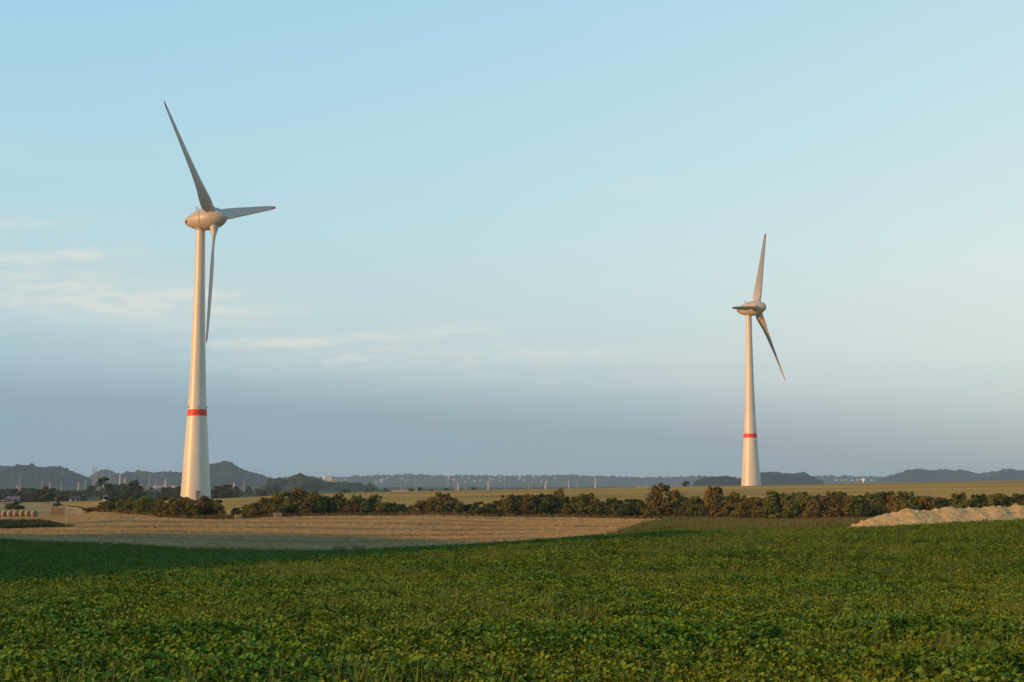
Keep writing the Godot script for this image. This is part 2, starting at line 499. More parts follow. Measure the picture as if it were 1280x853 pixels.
func turbine(foot: Vector3, hub: Vector3, yaw: float, tilt: float, psi: float, cone: float, pitch: float, door_turn: float, band: float, label: String):
	var root := base("wind_turbine", foot)
	tag(root, label, "wind turbine", "wind turbines in the fields")
	var ah := Vector3(cos(yaw), 0, sin(yaw))
	var a := ah * cos(tilt) + Vector3.UP * sin(tilt)
	var u := Vector3.UP * cos(tilt) - ah * sin(tilt)
	var h := a.cross(u)
	var o := hub - foot                     # hub, seen from the foot
	# tower: rings of precast concrete with thin joints
	var prof := [[-1.5, 4.6]]
	var y := 0.0
	var top := o.y - 2.9
	var k_scale := top / 80.0
	while y < top:
		var step := minf(3.8, top - y)
		prof.append([y + 0.03, tower_radius(y / k_scale)])
		for q in 3: prof.append([y + step * (q + 1) / 4.0, tower_radius((y + step * (q + 1) / 4.0) / k_scale)])
		prof.append([y + step - 0.04, tower_radius((y + step) / k_scale)])
		prof.append([y + step - 0.03, tower_radius((y + step) / k_scale) - 0.012])
		prof.append([y + step + 0.0, tower_radius((y + step) / k_scale) - 0.012])
		y += step
	var tower := put("tower", lathe(prof, 72), M.concrete, root)
	var yb := band
	put("red_band", lathe([[yb, tower_radius(yb / k_scale) - 0.05], [yb + 0.001, tower_radius(yb / k_scale) + 0.012], [yb + 1.9, tower_radius((yb + 1.9) / k_scale) + 0.012], [yb + 1.901, tower_radius((yb + 1.9) / k_scale) - 0.05]], 72), M.red, tower)
	for s in 5:
		var q := TAU * s / 5.0 + 0.35
		var rr := tower_radius((band + 2.8) / k_scale) + 0.12
		var lamp := Tri.new()
		var c := Vector3(sin(q) * rr, band + 2.6, cos(q) * rr)
		lamp.box(c - Vector3(0.16, 0.25, 0.16), c + Vector3(0.16, 0.25, 0.16))
		put("marker_bracket", lamp.mesh(), M.grey, tower)
	# door with a small canopy and steps
	var dr := Node3D.new(); dr.name = "entrance"; root.add_child(dr); dr.rotation.y = door_turn
	var rb := tower_radius(2.2 / k_scale)
	var dt := Tri.new(); dt.box(Vector3(-0.55, 1.0, rb - 0.5), Vector3(0.55, 3.1, rb + 0.16))
	put("door", dt.mesh(), M.grey, dr)
	dt = Tri.new(); dt.box(Vector3(-0.9, 3.15, rb - 0.6), Vector3(0.9, 3.3, rb + 1.0))
	put("canopy", dt.mesh(), M.steel, dr)
	dt = Tri.new()
	for s in 5: dt.box(Vector3(-0.6, -0.6, rb + 0.2 + s * 0.3), Vector3(0.6, 1.0 - s * 0.2, rb + 0.5 + s * 0.3))
	put("steps", dt.mesh(), M.steel, dr)
	# collar under the nacelle
	var mid := o - ah * 4.35
	put("yaw_collar", lathe([[0, 1.38], [0.02, 1.62], [0.9, 1.66], [1.7, 1.75]], 48, Vector3(0, top - 0.6, 0)), M.paint, root)
	# nacelle: an egg in two shells with a seam between
	var shell := [[-10.2, 0.02], [-10.12, 0.4], [-9.9, 0.8], [-9.4, 1.25], [-8.6, 1.75], [-7.6, 2.25], [-6.5, 2.68], [-5.5, 2.98], [-4.5, 3.2], [-3.62, 3.33], [-3.6, 3.1]]
	put("nacelle", lathe(shell, 64, o, a), M.paint, root)
	var nose := [[-3.5, 3.1], [-3.48, 3.36], [-2.6, 3.43], [-1.6, 3.43], [-0.6, 3.36], [0.5, 3.16], [1.5, 2.82], [2.4, 2.36], [3.1, 1.86], [3.7, 1.25], [4.05, 0.7], [4.2, 0.3], [4.24, 0.02]]
	var spinner := put("spinner", lathe(nose, 64, o, a), M.paint, root)
	put("seam", lathe([[-3.62, 3.12], [-3.46, 3.12]], 48, o, a), M.grey, root)
	# round brown hatch on the tail, weather mast on top
	var back := o - a * 8.9 + a.cross(Vector3.UP).normalized() * 1.45 + Vector3(0, -0.15, 0)
	var outw := (a.cross(Vector3.UP).normalized() - a * 0.55).normalized()
	put("round_hatch", lathe([[-0.3, 0.55], [0.12, 0.55], [0.16, 0.4], [0.16, 0.01]], 24, back, outw), M.brown, root)
	var mt := Tri.new()
	var mb := o - a * 6.1 + u * 2.7
	mt.tube([mb, mb + Vector3(0, 1.5, 0)], [0.09, 0.07], 6)
	mt.tube([mb + Vector3(0, 1.0, 0) - ah * 0.1, mb + ah * 1.5 + Vector3(0, 0.7, 0)], [0.08, 0.08], 6)
	mt.tube([mb + Vector3(0, 1.5, 0) - h * 0.7, mb + Vector3(0, 1.5, 0) + h * 0.7], [0.07, 0.07], 6)
	mt.tube([mb + ah * 1.5, mb + ah * 1.5 + Vector3(0, 0.9, 0)], [0.12, 0.12], 6)
	put("weather_mast", mt.mesh(), M.grey, root)
	for k in 3:
		var q := psi + TAU * k / 3.0
		var d := (cos(q) * u + sin(q) * h) * cos(cone) + a * sin(cone)
		var bl := put("blade", blade_mesh(d, a, 3.0, 38.7, 30, pitch), M.paint, root)
		bl.position = o
		put("blade_tip", blade_mesh(d, a, 38.7, 41.0, 8, pitch), M.red, bl)
		put("root_collar", lathe([[2.5, 1.32], [3.45, 1.3], [3.6, 1.2], [4.4, 1.05], [5.4, 0.8], [6.4, 0.45], [6.9, 0.02]], 32, Vector3.ZERO, d), M.paint, bl)
	return root

# ---------------------------------------------------------------- plants
func crop_plant(sd: int, leaves: int, size: float) -> ArrayMesh:
	var r := RandomNumberGenerator.new(); r.seed = sd
	var t := Tri.new()
	for k in leaves:
		var a := TAU * k / leaves * 2.4 + r.randf_range(-0.5, 0.5)
		var out := Vector3(cos(a), 0, sin(a))
		var side := Vector3(-sin(a), 0, cos(a))
		var reach := r.randf_range(0.03, 0.15) * size
		var p := out * reach + Vector3(0, r.randf_range(0.16, 0.40) * size, 0)
		var l := r.randf_range(0.05, 0.098) * size
		var w := l * r.randf_range(0.34, 0.48)
		var lift := r.randf_range(-0.6, 2.2)
		var dir := (out + Vector3(0, lift, 0)).normalized()
		var up := side.cross(dir).normalized()
		if up.y < 0: up = -up
		side = (side + up * r.randf_range(-0.5, 0.5)).normalized()
		var fold := up * w * r.randf_range(0.15, 0.6)
		var m1 := p + dir * l * 0.3
		var m2 := p + dir * l * 0.68 - up * l * 0.06
		var e := p + dir * l - up * l * r.randf_range(0.05, 0.35)
		var g := r.randf_range(0.45, 1.5)
		var col := Color(g * r.randf_range(0.85, 1.2), g, g * r.randf_range(0.8, 1.1))
		if r.randf() < 0.06: col = Color(g * 1.9, g * 1.65, g * 0.8)
		t.tri(p, m1 + side * w + fold, m1, col); t.tri(p, m1, m1 - side * w + fold, col)
		t.quad(m1, m1 + side * w + fold, m2 + side * w * 0.8 + fold * 0.8, m2, col)
		t.quad(m1, m2, m2 - side * w * 0.8 + fold * 0.8, m1 - side * w + fold, col)
		t.tri(m2, m2 + side * w * 0.8 + fold * 0.8, e, col); t.tri(m2, e, m2 - side * w * 0.8 + fold * 0.8, col)
		# stalk
		var s0 := Vector3(out.x * 0.01, 0.0, out.z * 0.01)
		t.tri(s0, p, s0 + side * 0.012, col * 0.8)
	return t.mesh()

func grass_tuft(sd: int, blades: int, height: float, spread: float, width: float, bend: float) -> ArrayMesh:
	var r := RandomNumberGenerator.new(); r.seed = sd
	var t := Tri.new()
	for k in blades:
		var a := r.randf() * TAU
		var p := Vector3(cos(a), 0, sin(a)) * spread * sqrt(r.randf())
		var b := r.randf() * TAU
		var out := Vector3(cos(b), 0, sin(b))
		var side := Vector3(-sin(b), 0, cos(b)) * width
		var hh := height * r.randf_range(0.55, 1.0)
		var m := p + out * hh * bend * 0.3 + Vector3(0, hh * 0.55, 0)
		var e := p + out * hh * bend + Vector3(0, hh, 0)
		var g := r.randf_range(0.7, 1.25)
		var col := Color(g, g, g)
		t.tri(p - side, m - side * 0.8, p + side, col)
		t.tri(p + side, m - side * 0.8, m + side * 0.8, col)
		t.tri(m - side * 0.8, e, m + side * 0.8, col)
	return t.mesh()

func scatter(called: String, mesh: Mesh, material, spots: PackedFloat32Array, parent: Node = null) -> MultiMeshInstance3D:
	# spots: x, y, z, size, r, g, b per copy
	var mm := MultiMesh.new()
	mm.transform_format = MultiMesh.TRANSFORM_3D
	mm.use_colors = true
	mm.mesh = mesh
	var n := spots.size() / 7
	mm.instance_count = n
	var buf := PackedFloat32Array()
	buf.resize(n * 16)
	for k in n:
		var s := spots[k * 7 + 3]
		var a := rng.randf() * TAU
		var c := cos(a) * s; var q := sin(a) * s
		var j := k * 16
		buf[j] = c; buf[j + 2] = q; buf[j + 3] = spots[k * 7]
		buf[j + 5] = s; buf[j + 7] = spots[k * 7 + 1]
		buf[j + 8] = -q; buf[j + 10] = c; buf[j + 11] = spots[k * 7 + 2]
		buf[j + 12] = spots[k * 7 + 4]; buf[j + 13] = spots[k * 7 + 5]; buf[j + 14] = spots[k * 7 + 6]; buf[j + 15] = 1.0
	mm.buffer = buf
	var o := MultiMeshInstance3D.new()
	o.multimesh = mm
	o.material_override = material
	if parent == null:
		o.name = numbered(called)
		add_child(o)
	else:
		o.name = called
		parent.add_child(o, true)
	o.set_meta("kind", "stuff")
	return o

func sow(az0: float, az1: float, from: Callable, to: Callable, per_m2: float, grow: Callable) -> PackedFloat32Array:
	# spreads points evenly over the land between two field edges; grow(x, z, r) gives [size, colour] or nothing
	var out := PackedFloat32Array()
	var steps := 60
	for k in steps:
		var a0 := lerpf(az0, az1, float(k) / steps); var a1 := lerpf(az0, az1, float(k + 1) / steps)
		var r0: float = from.call((a0 + a1) / 2); var r1: float = to.call((a0 + a1) / 2)
		if r1 <= r0: continue
		var n := int((a1 - a0) * 0.5 * (r1 * r1 - r0 * r0) * per_m2)
		for q in n:
			var az := rng.randf_range(a0, a1)
			var e0: float = from.call(az); var e1: float = to.call(az)
			if e1 <= e0: continue
			var r := sqrt(lerpf(e0 * e0, e1 * e1, rng.randf()))
			var x := r * sin(az); var z := -r * cos(az)
			var g = grow.call(x, z, r)
			if g == null: continue
			out.append_array([x, ground(x, z), z, g[0], g[1].r, g[1].g, g[1].b])
	return out

func crown_mesh(sd: int, faces: int, lobes: int, leaf: float, spiky: float) -> ArrayMesh:
	# leaf clumps through the volume of a crown one metre wide and one metre high, from the ground up
	var r := RandomNumberGenerator.new(); r.seed = sd
	var t := Tri.new()
	var lob := []
	for k in lobes:
		var a := r.randf() * TAU
		var y := r.randf_range(0.08, 0.82)
		var wide := 0.30 * sin(PI * clampf(y * 0.85 + 0.15, 0, 1))
		lob.append([Vector3(cos(a) * wide, y, sin(a) * wide), r.randf_range(0.13, 0.24), r.randf_range(0.75, 1.2)])
	for k in int(2 + 5 * spiky):
		lob.append([Vector3(r.randf_range(-0.2, 0.2), r.randf_range(0.85, 0.97), r.randf_range(-0.2, 0.2)), r.randf_range(0.05, 0.10), 1.0])
	for k in faces:
		var b: Array = lob[r.randi() % lob.size()]
		var d := Vector3(r.randfn(), r.randfn(), r.randfn()).normalized()
		var p: Vector3 = b[0] + d * b[1] * pow(r.randf(), 0.35) * r.randf_range(0.85, 1.12)
		p.y = maxf(p.y, 0.02)
		var n := (d + Vector3(r.randfn(), r.randfn(), r.randfn()) * 0.7).normalized()
		var x := n.cross(Vector3(r.randfn(), r.randfn(), r.randfn())).normalized() * leaf * r.randf_range(0.6, 1.3)
		var y := n.cross(x.normalized()) * leaf * r.randf_range(0.6, 1.3)
		var g: float = b[2] * r.randf_range(0.7, 1.3)
		var col := Color(g * r.randf_range(0.9, 1.15), g, g * r.randf_range(0.8, 1.1))
		t.tri(p - x, p - y * 0.7, p + x * 0.9 + n * leaf * 0.3, col)
		t.tri(p - x, p + x * 0.9 + n * leaf * 0.3, p + y * 0.7, col)
	return t.mesh()

func stem_mesh(sd: int, reach: float) -> ArrayMesh:
	var r := RandomNumberGenerator.new(); r.seed = sd
	var t := Tri.new()
	for k in 5:
		var a := TAU * k / 5.0 + r.randf()
		var o := Vector3(cos(a), 0, sin(a))
		var s := o * 0.03
		t.tube([s - Vector3(0, 0.05, 0), s + o * 0.08 + Vector3(0, reach * 0.4, 0), s + o * r.randf_range(0.12, 0.25) + Vector3(0, reach * r.randf_range(0.75, 1.0), 0)], [0.022, 0.014, 0.004], 5)
	return t.mesh()

func trunk_mesh(sd: int) -> ArrayMesh:
	var r := RandomNumberGenerator.new(); r.seed = sd
	var t := Tri.new()
	t.tube([Vector3(0, -0.04, 0), Vector3(0.01, 0.2, 0), Vector3(-0.01, 0.5, 0.01), Vector3(0, 0.85, 0)], [0.035, 0.027, 0.018, 0.005], 7)
	for k in 6:
		var a := TAU * k / 6.0 + r.randf()
		var y := r.randf_range(0.2, 0.6)
		var o := Vector3(cos(a), 0, sin(a))
		t.tube([Vector3(0, y, 0), o * 0.14 + Vector3(0, y + 0.12, 0), o * 0.28 + Vector3(0, y + 0.22, 0)], [0.014, 0.009, 0.003], 5)
	return t.mesh()

var crowns := []
var tall_crowns := []
var stems := []
var trunks := []

func tinted(r: float, g: float, b: float) -> StandardMaterial3D:
	var m := leaf_mat(0.2, 0.8)
	m.albedo_color = lin(r, g, b)
	return m

func shrub(called: String, at: Vector3, wide: float, high: float, shape: int, material, label: String, group: String, category := "shrub") -> Node3D:
	var o := base(called, at, rng.randf() * TAU)
	tag(o, label, category, group)
	var f := put("foliage", crowns[shape % crowns.size()], material, o)
	f.scale = Vector3(wide, high, wide)
	var s := put("stems", stems[shape % stems.size()], M.bark, o)
	s.scale = Vector3(wide, high, wide)
	return o

func tree(called: String, at: Vector3, wide: float, high: float, shape: int, material, label: String, group: String) -> Node3D:
	var o := base(called, at, rng.randf() * TAU)
	tag(o, label, "tree", group)
	var f := put("crown", tall_crowns[shape % tall_crowns.size()], material, o)
	f.scale = Vector3(wide, high * 0.86, wide)
	f.position.y = high * 0.14
	var s := put("trunk", trunks[shape % trunks.size()], M.bark, o)
	s.scale = Vector3(wide * 0.7, high, wide * 0.7)
	return o

# ---------------------------------------------------------------- far land
func ridge(called: String, dist: float, deep: float, profile: Array, tint: Color, rough: float, sd: int):
	# a hill whose skyline runs through the given bearings and heights
	var t := Tri.new()
	var xs := []; var ys := []
	for p in profile:
		xs.append(float(p[0])); ys.append((HORIZON - p[1]) / FOCAL * dist)
	var m := slopes(xs, ys)
	var n := FastNoiseLite.new(); n.seed = sd; n.frequency = 0.012; n.fractal_octaves = 4
	var cn := FastNoiseLite.new(); cn.seed = sd + 9; cn.frequency = 0.0035; cn.fractal_octaves = 3
	var nu := int((xs[-1] - xs[0]) / 0.8)
	var nv := 44
	for k in nu + 1:
		var px := lerpf(xs[0], xs[-1], float(k) / nu)
		var top := spline(xs, ys, m, px)
		var ends: float = smoothstep(0.0, 0.06, float(k) / nu) * smoothstep(0.0, 0.06, 1.0 - float(k) / nu)
		for j in nv + 1:
			var f := float(j) / nv * 2.0 - 1.0
			var d := dist + f * deep
			var x := (px - 640.0) / FOCAL * d
			var bell := pow(cos(f * PI / 2), 1.3)
			var g := -22.0
			var y := lerpf(g, top, bell) + (n.get_noise_2d(x, d) * rough + n.get_noise_2d(x * 4.0, d * 4.0 + 500.0) * rough * 0.55) * bell
			y = lerpf(g, y, ends) if ends < 1.0 else y
			var w := maxf(0.25, 0.8 + 1.0 * cn.get_noise_2d(x, d) + 0.5 * n.get_noise_2d(x * 2.0, d + 90.0))
			t.vert(Vector3(x, y, -d), Vector3.UP, Color(tint.r * w, tint.g * w, tint.b * w))
	for k in nu:
		for j in nv:
			var a := k * (nv + 1) + j
			t.i.append_array([a, a + 1, a + nv + 2, a, a + nv + 2, a + nv + 1])
	# normals
	for k in nu + 1:
		for j in nv + 1:
			var i := k * (nv + 1) + j
			var du: Vector3 = t.v[mini(k + 1, nu) * (nv + 1) + j] - t.v[maxi(k - 1, 0) * (nv + 1) + j]
			var dv: Vector3 = t.v[k * (nv + 1) + mini(j + 1, nv)] - t.v[k * (nv + 1) + maxi(j - 1, 0)]
			t.n[i] = du.cross(dv).normalized()
			if t.n[i].y < 0: t.n[i] = -t.n[i]
	var o := put(called, t.mesh(), M.wood)
	o.set_meta("kind", "structure")

func _ready():
	stage()
	rng.seed = 4242
	materials()
	survey()
	print("land surveyed")
	the_land()
	hills()
	turbines()
	print("turbines up")
	plants()
	print("plants sown")
	hedge()
	far_things()
	bales_and_heap()

func the_land():
	var cn := FastNoiseLite.new(); cn.seed = 31; cn.frequency = 0.02; cn.fractal_octaves = 3
	field("crop_field", 0, 3, M.soil, func(x, z): return Color(0.035, 0.030, 0.018))
	field("green_field", 3, 5, M.soil, func(x, z): return Color(0.035, 0.030, 0.018))
	field("grass_strip", 5, 6, M.soil, func(x, z): return Color(0.10, 0.11, 0.03))
	field("stubble_field", 6, 8, M.land, func(x, z):
		var w: float = 0.9 + 0.35 * cn.get_noise_2d(x, z * 0.5)
		var s := sin((-z + 0.22 * x + 6.0 * cn.get_noise_2d(x * 0.2, z * 0.2)) * TAU / 16.0)
		w *= 1.0 + 0.42 * s
		return Color(0.50, 0.33, 0.128) * w)
	field("hedge_bank", 8, 9, M.soil, func(x, z): return Color(0.09, 0.085, 0.03))
	field("plateau_field", 9, 11, M.land, func(x, z):
		var w: float = 0.9 + 0.4 * cn.get_noise_2d(x * 0.25, z * 0.7)
		var warm: float = smoothstep(150.0, 230.0, x) * smoothstep(600.0, 380.0, -z) * 0.5
		return Color(0.60, 0.34, 0.075).lerp(Color(0.45, 0.22, 0.085), warm) * w)
	field("plain", 11, 15, M.land, func(x, z):
		var w: float = 0.8 + 0.5 * cn.get_noise_2d(x * 0.03, z * 0.08)
		return Color(0.10, 0.12, 0.05) * w)

func hills():
	ridge("hill", 5200, 700, [[-120, 600], [-60, 590], [0, 585.5], [30, 583.5], [60, 585], [80, 586.5], [98, 593], [112, 600], [122, 607], [135, 612]], Color(0.075, 0.08, 0.06), 14, 1)
	ridge("hill", 7400, 500, [[100, 606], [112, 598], [121, 592], [132, 588], [145, 592], [156, 599], [168, 606]], Color(0.07, 0.08, 0.06), 12, 2)
	ridge("hill", 6400, 700, [[130, 604], [150, 593], [165, 591.5], [200, 591], [230, 592], [262, 594], [300, 597], [340, 599], [380, 606]], Color(0.075, 0.08, 0.065), 14, 3)
	ridge("hill", 5600, 500, [[215, 606], [240, 595], [262, 583], [275, 579.5], [284, 578.5], [298, 584], [316, 592], [335, 598], [352, 606]], Color(0.07, 0.08, 0.055), 12, 4)
	ridge("hill", 9500, 900, [[300, 606], [340, 599], [420, 598], [470, 596], [520, 594.5], [560, 596], [600, 596], [640, 596.5], [700, 595.5], [760, 597], [800, 598.5], [870, 597], [930, 599], [1000, 598], [1025, 596], [1060, 597], [1110, 598], [1150, 600], [1210, 606]], Color(0.075, 0.085, 0.075), 20, 5)
	ridge("hill", 2700, 220, [[318, 613], [335, 605], [345, 600.5], [362, 599], [378, 595.5], [392, 596], [402, 600], [425, 604], [450, 606], [464, 609], [480, 615]], Color(0.13, 0.13, 0.05), 8, 6)
	ridge("hill", 4200, 350, [[862, 606], [872, 601], [884, 598], [902, 596.5], [915, 598], [930, 602], [950, 606]], Color(0.05, 0.065, 0.045), 9, 7)
	ridge("hill", 5200, 450, [[915, 606], [938, 597], [958, 592], [980, 593], [1002, 592], [1012, 596], [1022, 601], [1034, 606]], Color(0.06, 0.072, 0.055), 11, 8)
	ridge("hill", 7400, 650, [[1080, 606], [1100, 599], [1122, 592], [1150, 587.5], [1163, 590], [1180, 588.5], [1205, 589.5], [1222, 593], [1238, 591], [1260, 587.5], [1285, 591], [1320, 598], [1360, 606]], Color(0.065, 0.075, 0.06), 13, 9)

func turbines():
	turbine(Vector3(-94.5, ground(-94.5, -456.0) , -456.0), Vector3(-89.99, 79.9, -454.6), deg_to_rad(18), deg_to_rad(4.5), deg_to_rad(44), deg_to_rad(1.5), 0.0, deg_to_rad(20), 25.6, "near wind turbine with blades sweeping past the hedge end, red band on pale tower")
	turbine(Vector3(110.0, ground(110.0, -702.0), -702.0), Vector3(113.9, 80.9, -700.0), deg_to_rad(28.3), deg_to_rad(5), deg_to_rad(96), deg_to_rad(3), 48.0, deg_to_rad(150), 22.0, "far wind turbine standing on the bare plateau field with one red tipped blade upright")

func plants():
	var patch := FastNoiseLite.new(); patch.seed = 51; patch.frequency = 0.12; patch.fractal_octaves = 3
	var fine := FastNoiseLite.new(); fine.seed = 52; fine.frequency = 0.5; fine.fractal_octaves = 2
	var lo := deg_to_rad(-24.0); var hi := deg_to_rad(24.0)
	var grow := func(x, z, r):
		var p: float = patch.get_noise_2d(x, z) + 0.35 * fine.get_noise_2d(x, z)
		var c := Color(0.155, 0.195, 0.021).lerp(Color(0.078, 0.155, 0.020), clampf(0.45 + 1.0 * p, 0, 1))
		return [rng.randf_range(0.62, 1.22) * (1.0 + 0.35 * p), c * rng.randf_range(0.75, 1.3)]
	for k in 3:
		var s := sow(lo, hi, func(_a): return 14.0, func(a): return minf(62.0, edge(3, a)), 5.4, grow)
		scatter("crop_plants", crop_plant(100 + k, 26, 1.0), M.leaf, s)
		s = sow(lo, hi, func(_a): return 62.0, func(a): return edge(3, a) + 1.0, 3.2, grow)
		scatter("crop_plants", crop_plant(110 + k, 20, 1.12), M.leaf, s)
	# the same crop goes on down into the dip
	var even := func(_x, _z, _r): return [rng.randf_range(0.62, 1.22), Color(0.110, 0.168, 0.020) * rng.randf_range(0.75, 1.3)]
	for k in 2:
		var sv := sow(lo, hi, func(a): return edge(3, a) + 0.5, func(a): return edge(5, a), 2.6, even)
		scatter("dip_crop", crop_plant(120 + k, 20, 1.12), M.leaf, sv)
	# tall weeds in the crop
	var weed := func(x, z, r):
		var p := patch.get_noise_2d(x * 0.55 + 40.0, z * 0.55)
		if p < (0.05 if r < 30.0 else 0.12) + rng.randf() * 0.32: return null
		return [rng.randf_range(0.6, 1.2), Color(0.125, 0.160, 0.032) * rng.randf_range(0.7, 1.3)]
	var w := sow(lo, hi, func(_a): return 15.0, func(a): return edge(3, a), 3.0, weed)
	scatter("tall_grass", grass_tuft(131, 20, 0.74, 0.20, 0.006, 0.3), M.blade, w)
	# rank grass between the crop and the hedge
	var rank := func(x, z, r):
		var p: float = patch.get_noise_2d(x * 0.3, z * 0.3)
		return [rng.randf_range(0.6, 1.25) * (1.0 + 0.3 * p), Color(0.090, 0.122, 0.026).lerp(Color(0.130, 0.122, 0.036), clampf(0.5 + 1.5 * p, 0, 1)) * rng.randf_range(0.7, 1.3)]
	w = sow(deg_to_rad(-1.0), hi, func(a): return edge(5, a), func(a): return maxf(edge(6, a), edge(5, a) + 0.5), 2.6, rank)
	scatter("rank_grass", grass_tuft(141, 14, 0.9, 0.4, 0.022, 0.3), M.blade, w)
	# stubble and loose straw
	var rows := FastNoiseLite.new(); rows.seed = 31; rows.frequency = 0.02; rows.fractal_octaves = 3
	var straw := func(x, z, r):
		var s := sin((-z + 0.22 * x + 6.0 * rows.get_noise_2d(x * 0.2, z * 0.2)) * TAU / 16.0)
		if s < 0.0 and rng.randf() < 0.75: return null
		return [rng.randf_range(0.7, 1.2) * (1.0 + 0.25 * s), Color(0.47, 0.32, 0.135) * rng.randf_range(0.75, 1.25)]
	w = sow(lo, hi, func(a): return edge(6, a), func(a): return minf(edge(8, a), 360.0), 2.6, straw)
	scatter("stubble", grass_tuft(151, 14, 0.22, 0.35, 0.022, 0.8), M.straw, w)
	# grass along the field edges and under the hedge
	var verge := func(x, z, r):
		return [rng.randf_range(0.6, 1.3), Color(0.13, 0.11, 0.035).lerp(Color(0.23, 0.16, 0.07), rng.randf()) * rng.randf_range(0.7, 1.2)]
	w = sow(deg_to_rad(-15.5), hi, func(a): return edge(8, a) - 1.0, func(a): return edge(8, a) + 3.0, 5.0, verge)
	scatter("verge_grass", grass_tuft(161, 12, 0.8, 0.3, 0.022, 0.3), M.blade, w)
	w = sow(lo, hi, func(a): return edge(5, a) - 0.8, func(a): return edge(5, a) + 0.5, 4.0, func(x, z, r): return null if x > 60.0 else [rng.randf_range(0.5, 1.0), Color(0.12, 0.11, 0.04) * rng.randf_range(0.6, 1.2)])
	scatter("verge_grass", grass_tuft(162, 10, 0.6, 0.3, 0.02, 0.3), M.blade, w)
	# a dark strip of weeds left standing in the stubble
	w = PackedFloat32Array()
	for k in 2600:
		var px := 98.0 - 188.0 * pow(rng.randf(), 0.8)
		var d := 275.0 + rng.randf_range(-1, 1) * 13.0 * sqrt(clampf((98.0 - px) / 90.0, 0.02, 1.0))
		var p := spot(px, d)
		var c := Color(0.035, 0.06, 0.015).lerp(Color(0.09, 0.075, 0.02), clampf(px / 90.0 + rng.randf_range(-0.4, 0.4), 0, 1))
		w.append_array([p.x, p.y, p.z, rng.randf_range(0.4, 0.95) * clampf((98.0 - px) / 40.0, 0.3, 1.0), c.r, c.g, c.b])
	scatter("weed_strip", grass_tuft(171, 16, 1.3, 0.5, 0.05, 0.4), M.blade, w)
	var labels := {"crop_plants": ["leafy green and yellowing crop covering the near field", "crop"], "dip_crop": ["leafy crop running down into the dip before the stubble", "crop"], "tall_grass": ["thin tall grass stems growing through the near leafy crop", "grass"], "rank_grass": ["rank brownish grass between the leafy crop and the hedge", "grass"], "stubble": ["cut straw stubble covering the harvested field", "stubble"], "verge_grass": ["dry pale grass along the edges of the stubble field", "grass"], "weed_strip": ["dark strip of weeds left standing in the stubble", "weeds"]}
	for o in get_children():
		if o is MultiMeshInstance3D:
			var l = labels[str(o.name).rstrip("_0123456789")]
			tag(o, l[0], l[1])

const TOPS := [[112, 634], [125, 628], [140, 623], [165, 620], [200, 618], [230, 618], [256, 620], [280, 628], [300, 631], [320, 625], [335, 619], [350, 618], [375, 611], [392, 613], [410, 618], [426, 615], [442, 620], [460, 617], [480, 621], [500, 628], [520, 628], [535, 622], [552, 616], [568, 621], [585, 628], [610, 628], [628, 620], [640, 616], [658, 612], [670, 619], [684, 616], [700, 610], [710, 618], [738, 616], [755, 620], [776, 622], [796, 625], [812, 619], [825, 606], [838, 609], [848, 617], [861, 613], [872, 620], [882, 614], [897, 608], [908, 613], [920, 620], [932, 614], [947, 618], [962, 615], [985, 617], [1000, 614], [1020, 617], [1042, 616], [1062, 617], [1078, 612], [1090, 613], [1098, 611], [1112, 614], [1126, 612], [1140, 614], [1155, 617], [1190, 618], [1240, 617], [1300, 615]]

